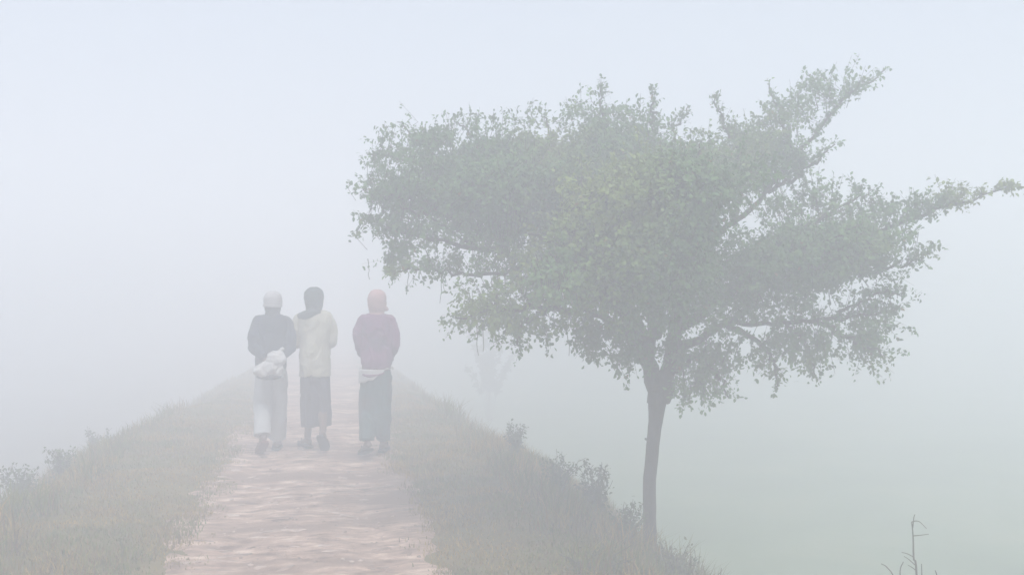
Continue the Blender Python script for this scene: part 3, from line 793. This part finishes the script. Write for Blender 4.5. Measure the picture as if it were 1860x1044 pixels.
def person(loc, rz, H, cfg):
    k = H / 1.572
    root = empty('person', loc, rz); tag(root, cfg['label'], 'person', 'people walking away along the path')
    m = MB()
    tw = cfg.get('lean', 0.02)
    # trunk of the body
    m.rings([(.74, 0, 0, 0.100, .07), (.80, 0, 0, 0.129, .10), (.88, 0, 0, 0.136, .115), (.99, 0, tw * .5, 0.114, .098), (1.10, 0, tw, 0.125, .105), (1.22, 0, tw, 0.139, .11), (1.295, 0, tw, 0.129, .098), (1.335, 0, tw, 0.090, .075), (1.37, 0, tw, 0.058, .06), (1.43, 0, tw + .01, 0.054, .058)], 30, 28)
    # head: skull, jaw, face
    hz = 1.505; hy = tw + .02
    m.ball((0, hy - .008, hz + .012), (.074, .092, .088))
    m.ball((0, hy + .030, hz - .045), (.054, .062, .062))
    m.limb([[0, hy + .085, hz + .012, .010], [0, hy + .102, hz - .012, .012], [0, hy + .100, hz - .026, .014]], 6, 8)      # nose
    m.limb([[-.022, hy + .082, hz - .055, .008], [0, hy + .092, hz - .055, .009], [.022, hy + .082, hz - .055, .008]], 6, 8)  # mouth
    m.limb([[-.045, hy + .072, hz + .022, .010], [0, hy + .082, hz + .028, .010], [.045, hy + .072, hz + .022, .010]], 8, 8)  # brow
    for s in (-1, 1):
        m.ball((s * .032, hy + .074, hz + .004), (.013, .010, .011)); ear(m, s * .070, hz - .005, hy - .005)
    # arms
    for s, A in ((-1, cfg['armL']), (1, cfg['armR'])):
        S = (s * .122, tw, 1.285); E, Wt = A['elbow'], A['wrist']
        m.limb([[*S, .046], [*(np.array(S) * .5 + np.array(E) * .5 + np.array([s * .006, 0, 0])), .041], [*E, .036]], 12, 14)
        m.limb([[*E, .037], [*(np.array(E) * .6 + np.array(Wt) * .4), .036], [*Wt, .025]], 10, 14)
        hand(m, Wt, A['hand'], A['palm'], A.get('curl', .8), s)
    # legs
    Ts = []
    for s, L in ((-1, cfg['legL']), (1, cfg['legR'])):
        hp = (s * .066, 0, .80); kn, an = L['knee'], L['ankle']
        m.limb([[*hp, .070], [*(np.array(hp) * .55 + np.array(kn) * .45), .066], [*kn, .052]], 12, 16)
        calf = np.array(kn) * .68 + np.array(an) * .32 + np.array([0, -.018, 0])
        m.limb([[*kn, .051], [*calf, .053], [*(np.array(kn) * .3 + np.array(an) * .7), .037], [*an, .033]], 14, 16)
        Ts.append(foot(m, an, L.get('yaw', 0), L.get('pitch', 0)))
    m.remesh('body', M['skin'], root, .0055, 2)
    for T, mt in zip(Ts, cfg['sandals']):
        sandal(T, M[mt], root)
    cfg['dress'](root, cfg, tw, hy, hz)
    for c in root.children_recursive:         # short necks, heads drawn in against the cold
        me = c.data; n_ = len(me.vertices); co = np.empty(n_ * 3, dtype=np.float32); me.vertices.foreach_get('co', co); co = co.reshape(-1, 3)
        co[:, 2] -= .032 * smooth(1.335, 1.43, co[:, 2]); me.vertices.foreach_set('co', co.ravel()); me.update()
    root.scale = (k, k, k)
    return root

def wrinkle(amp, sx=9, sz=5, seed=0):
    def f(co):
        q = co * np.array([sx, sx, sz])
        n = fnoise(q + 3 * fnoise(co * 4, seed + 9, 2)[:, None], seed, 3) - .5
        return amp * (n * 1.6)
    return f

def sleeves(m, cfg, tw, r=(.072, .064, .056, .044)):
    for s, A in ((-1, cfg['armL']), (1, cfg['armR'])):
        S = np.array((s * .122, tw, 1.288)); E = np.array(A['elbow']); Wt = np.array(A['wrist'])
        m.limb([[*S, r[0]], [*((S + E) / 2 + np.array([s * .020, 0, .006])), r[1]], [*(E + np.array([s * .002, 0, -.004])), r[2]]], 12, 16)
        m.limb([[*E, r[2]], [*(E * .5 + Wt * .5), r[2] * .9], [*(E * .08 + Wt * .92), r[3]]], 10, 16)

def trousers(m, cfg, top, r_hip, r_knee, r_hem, hem=.11, flare=0):
    m.rings([(top - .13, 0, -.005, .142, .115), (top - .05, 0, -.005, .140, .120), (top, 0, 0, .130, .112)], 8, 28)
    for s, L in ((-1, cfg['legL']), (1, cfg['legR'])):
        hp = np.array((s * .068, -.005, top - .08)); kn = np.array(L['knee']); an = np.array(L['ankle'])
        e = an + (kn - an) * max(0, (hem - an[2]) / max(.05, kn[2] - an[2]))
        C = catmull([[*hp, r_hip], [*((hp + kn) / 2 + np.array([0, -.006, 0])), (r_hip + r_knee) / 2], [*(kn + np.array([0, -.012, 0])), r_knee], [*((kn + e) / 2 + np.array([0, -.02, 0])), (r_knee + r_hem) / 2], [*e, r_hem]], 22)
        m.tube(C[:, :3], C[:, 3], 22)

def dress_a(root, cfg, tw, hy, hz):
    m = MB()
    m.rings([(.83, 0, 0, 0.143, .128), (.90, 0, 0, 0.146, .135), (1.02, 0, tw * .5, 0.144, .130), (1.15, 0, tw, 0.153, .138), (1.25, 0, tw, 0.157, .134), (1.318, 0, tw, 0.142, .105), (1.350, 0, tw, 0.085, .080)], 26, 32)
    sleeves(m, cfg, tw, (.066, .060, .056, .044))
    m.remesh('jacket', M['navy'], root, .008, 3, wrinkle(.030, 9, 7, 201))
    m = MB(); m.rings([(1.30, 0, tw, 0.100, .100), (1.345, 0, tw, 0.076, .085), (1.39, 0, hy - .012, 0.070, .082), (1.44, 0, hy - .006, 0.078, .096), (1.475, 0, hy - .006, 0.082, .100)], 14, 28)
    m.remesh('neck_scarf', M['charscarf'], root, .007, 2, wrinkle(.010, 16, 30, 211))
    m = MB(); m.rings([(1.462, 0, hy - .004, 0.088, .108), (1.50, 0, hy - .004, 0.091, .112), (1.55, 0, hy - .008, 0.088, .106), (1.59, 0, hy - .01, 0.066, .08), (1.612, 0, hy - .01, 0.030, .036)], 14, 28)
    c = m.remesh('cap', M['capwhite'], root, .006, 2, wrinkle(.005, 18, 18, 213))
    m = MB(); m.rings([(1.456, 0, hy - .004, 0.090, .111), (1.468, 0, hy - .004, 0.094, .115), (1.480, 0, hy - .004, 0.092, .1135)], 6, 30); m.build('cap_band', M['capwhite'], c)
    m = MB(); trousers(m, cfg, .88, .086, .086, .086, .125)
    m.remesh('trousers', M['pale'], root, .008, 3, wrinkle(.028, 8, 3.5, 221))

def dress_b(root, cfg, tw, hy, hz):
    m = MB()
    m.rings([(.725, 0, -.005, 0.151, .140), (.80, 0, -.004, 0.148, .138), (.92, 0, 0, 0.146, .132), (1.05, 0, tw * .5, 0.150, .132), (1.17, 0, tw, 0.158, .138), (1.26, 0, tw, 0.157, .134), (1.322, 0, tw, 0.140, .105), (1.356, 0, tw, 0.085, .078)], 28, 32)
    sleeves(m, cfg, tw, (.064, .058, .053, .044))
    m.remesh('sweater', M['cream'], root, .008, 3, wrinkle(.032, 9, 6, 231))
    m = MB()                                  # wool hood wound round head and neck, its end over the left shoulder
    m.rings([(1.315, -.01, tw, 0.098, .100), (1.36, -.005, tw + .004, 0.076, .086), (1.41, 0, hy - .010, 0.082, .094), (1.47, 0, hy - .006, 0.092, .110), (1.53, 0, hy - .008, 0.094, .114), (1.58, 0, hy - .01, 0.078, .094), (1.612, 0, hy - .01, 0.036, .044)], 20, 30)
    m.limb([[.05, -.080 + tw, 1.345, .026], [-.02, -.100 + tw, 1.325, .034], [-.075, -.090 + tw, 1.305, .036], [-.120, -.04 + tw, 1.302, .034], [-.135, .03 + tw, 1.285, .030], [-.12, .11 + tw, 1.22, .025], [-.10, .14 + tw, 1.12, .022]], 18, 14)
    m.limb([[.0, -.070 + tw, 1.36, .034], [-.06, -.06 + tw, 1.335, .034], [-.105, -.02 + tw, 1.315, .030]], 10, 14)
    m.remesh('head_scarf', M['green'], root, .007, 3, wrinkle(.009, 14, 22, 233))
    an = (np.array(cfg['legL']['ankle']) + np.array(cfg['legR']['ankle'])) / 2
    def fold(a, z): return (.07 * math.sin(7 * a + 1.2) + .045 * math.sin(12 * a + 4 * z)) * min(1, max(0, (.8 - z) * 2.2)) + .02 * math.sin(3 * a + z * 9)
    m = MB(); m.rings([(.245, -.004, .005, 0.136, .135), (.40, 0, .0, 0.138, .136), (.58, 0, -.005, 0.141, .132), (.72, 0, -.005, 0.138, .125), (.80, 0, -.003, 0.129, .12)], 26, 64, 2.2, True, fold)
    o = m.remesh('wrapped_skirt', M['plum'], root, .007, 2, wrinkle(.018, 9, 3, 241))

def dress_c(root, cfg, tw, hy, hz):
    m = MB()
    m.rings([(.81, 0, 0, 0.139, .128), (.90, 0, 0, 0.144, .132), (1.03, 0, tw * .5, 0.143, .128), (1.16, 0, tw, 0.151, .136), (1.25, 0, tw, 0.155, .132), (1.316, 0, tw, 0.140, .105), (1.348, 0, tw, 0.084, .080)], 26, 32)
    sleeves(m, cfg, tw, (.062, .056, .050, .042))
    m.remesh('sweater', M['mauve'], root, .008, 3, wrinkle(.032, 9, 7, 251))
    m = MB()
    m.rings([(1.30, 0, tw, 0.098, .100), (1.335, 0, tw, 0.074, .084), (1.38, 0, hy - .014, 0.070, .080), (1.44, .0, hy - .006, 0.084, .102), (1.50, 0, hy - .006, 0.090, .110), (1.55, 0, hy - .008, 0.086, .104), (1.59, 0, hy - .01, 0.064, .078), (1.612, 0, hy - .01, 0.028, .034)], 20, 30)
    m.limb([[.05, hy - .05, 1.44, .030], [.082, hy - .03, 1.425, .026], [.09, hy + .03, 1.41, .020]], 8, 10)
    m.remesh('head_scarf', M['pink'], root, .007, 3, wrinkle(.008, 14, 20, 253))
    # the shirt hem hanging below the sweater, slanting up to the right
    seg = 48; V = []; F = []; rowsz = 7
    for i in range(rowsz):
        t = i / (rowsz - 1)
        for q in range(seg):
            a = 2 * math.pi * q / seg; x = math.cos(a); yy = math.sin(a)
            low = .705 + .125 * float(smooth(-.75, .65, np.array(x))) + .008 * math.sin(5 * a) + .006 * math.sin(11 * a)
            z = .83 * (1 - t) + low * t; f = 1 + .05 * t * (math.sin(6 * a) * .5 + .5)
            V.append((.156 * f * x, -.004 + .146 * f * yy, z))
    for i in range(rowsz - 1):
        for q in range(seg): F.append((i * seg + q, i * seg + (q + 1) % seg, (i + 1) * seg + (q + 1) % seg, (i + 1) * seg + q))
    m = MB(); m.add(V, F); o = m.build('shirt_hem', M['white'], root)
    sm = o.modifiers.new('s', 'SOLIDIFY'); sm.thickness = .006
    m = MB(); m.limb([[-.13, -.09, .780, .010], [-.08, -.143, .772, .013], [.0, -.150, .782, .012], [.06, -.145, .80, .008]], 12, 10); m.build('sweater_fold', M['mauve'], root)
    m = MB(); trousers(m, cfg, .84, .086, .082, .074, .13)
    m.rings([(.20, 0, -.005, .120, .095), (.35, 0, -.005, .130, .110), (.5, 0, -.005, .136, .116), (.74, 0, -.005, .138, .120)], 12, 30)
    m.remesh('trousers', M['teal'], root, .008, 3, wrinkle(.028, 8, 3.5, 261))

def ground_at(px, py):
    d = FPX * EYE / (py - 510)
    p_ = at(px, 510, np.array(d)); p_[2] = float(path_h(np.array([p_[0]]), np.array([p_[1]]))[0]); return p_

walk_rz = 0.0
front = dict(hand=(.9, .25, .05), palm=(0, -1, 0), curl=.6)
cfgA = dict(label='person in white cap, dark jacket and pale trousers, hands behind the back', lean=.03,
    armL=dict(elbow=(-.172, -.075, 1.03), wrist=(-.085, -.175, .945), hand=(.85, -.1, -.35), palm=(.1, .75, -.6), curl=1.0),
    armR=dict(elbow=(.172, -.075, 1.04), wrist=(.095, -.178, .965), hand=(-.85, -.1, -.2), palm=(-.1, .75, -.6), curl=1.0),
    legL=dict(knee=(-.072, .02, .46), ankle=(-.075, -.17, .20), yaw=-.18, pitch=.52), legR=dict(knee=(.075, .13, .465), ankle=(.075, .20, .115), yaw=.15),
    sandals=('rubber', 'darkrubber'), dress=dress_a)
cfgB = dict(label='person in dark head scarf, cream sweater and dark calf-length wrapped skirt', lean=.035,
    armL=dict(elbow=(-.166, .03, 1.04), wrist=(-.075, .20, 1.07), hand=(.95, .15, .05), palm=(0, -1, 0), curl=.7),
    armR=dict(elbow=(.168, .03, 1.04), wrist=(.075, .235, 1.03), hand=(-.95, .1, .05), palm=(0, -1, 0), curl=.7),
    legL=dict(knee=(-.065, .12, .465), ankle=(-.105, .17, .115), yaw=-.45), legR=dict(knee=(.06, .02, .455), ankle=(.085, -.19, .215), yaw=.10, pitch=.62),
    sandals=('darkrubber', 'darkrubber'), dress=dress_b)
cfgC = dict(label='person in pink head scarf, mauve sweater and teal-grey trousers', lean=.025,
    armL=dict(elbow=(-.165, .02, 1.06), wrist=(-.11, .165, .93), hand=(.8, .35, -.3), palm=(.3, -.9, 0), curl=.8),
    armR=dict(elbow=(.165, .02, 1.05), wrist=(.125, .165, .90), hand=(-.8, .35, -.3), palm=(-.3, -.9, 0), curl=.8),
    legL=dict(knee=(-.08, .02, .455), ankle=(-.085, -.13, .165), yaw=-.22, pitch=.30), legR=dict(knee=(.08, .12, .465), ankle=(.09, .18, .115), yaw=.25),
    sandals=('darkrubber', 'darkrubber'), dress=dress_c)

gA, gB, gC = ground_at(489, 823), ground_at(575, 820), ground_at(681, 830)
pA = person(gA, .10, 1.60, cfgA); pA.rotation_euler[1] = math.radians(1.4)
pB = person(gB, -.10, 1.625, cfgB); pB.rotation_euler[1] = math.radians(-1.2)
pC = person(gC, .04, 1.60, cfgC); pC.rotation_euler[1] = math.radians(.9)

# the white bag held behind the first person's back
kA = 1.0
bag = empty('cloth_bag', gA + np.array([.02, -.20, .78]))
tag(bag, 'bulging white cloth bag held behind the back of the dark-jacketed person', 'bag')
m = MB()
m.ball((.0, -.03, .075), (.135, .075, .085)); m.ball((.05, -.028, .155), (.095, .062, .085)); m.ball((.085, -.02, .205), (.060, .045, .06)); m.ball((-.06, -.03, .06), (.09, .07, .06))
bo = m.remesh('sack', M['white'], bag, .007, 5, wrinkle(.034, 17, 17, 271))
m = MB(); m.limb([[.06, -.03, .225, .022], [.03, -.005, .235, .018], [-.02, .015, .20, .02]], 10, 10); m.limb([[.085, -.01, .24, .016], [.115, -.02, .265, .022], [.13, -.02, .262, .012]], 8, 10)
m.remesh('knot', M['white'], bag, .005, 2, wrinkle(.006, 30, 30, 273))
m = MB(); m.ball((-.01, -.025, .005), (.125, .062, .035)); m.remesh('base_patch', M['plum'], bag, .007, 2, wrinkle(.008, 16, 16, 275))

# ------------------------------------------------------------------ the fog
def haze_box(x0, x1, y0, y1, z0, z1):
    V = [(x, y_, z) for x in (x0, x1) for y_ in (y0, y1) for z in (z0, z1)]
    F = [(0, 1, 3, 2), (4, 6, 7, 5), (0, 4, 5, 1), (2, 3, 7, 6), (0, 2, 6, 4), (1, 5, 7, 3)]
    m = bpy.data.materials.new('fog_air'); m.use_nodes = True
    t = m.node_tree; t.nodes.clear()
    out = t.nodes.new('ShaderNodeOutputMaterial'); vo = t.nodes.new('ShaderNodeVolumePrincipled')
    vo.inputs['Color'].default_value = (.938, .960, 1.0, 1)
    vo.inputs['Density'].default_value = HAZE_DENSITY
    vo.inputs['Anisotropy'].default_value = 0.0
    t.links.new(vo.outputs[0], out.inputs['Volume'])
    return mesh_obj('haze', V, F, m)
try:
    hz_o = haze_box(-REACH - 2, REACH + 2, -REACH - 2, REACH + 2, FIELD_Z - 1.2, 5.0)
except Exception:
    raise
tag(hz_o, 'pale white morning fog filling the air over path and fields', 'fog', kind='stuff')
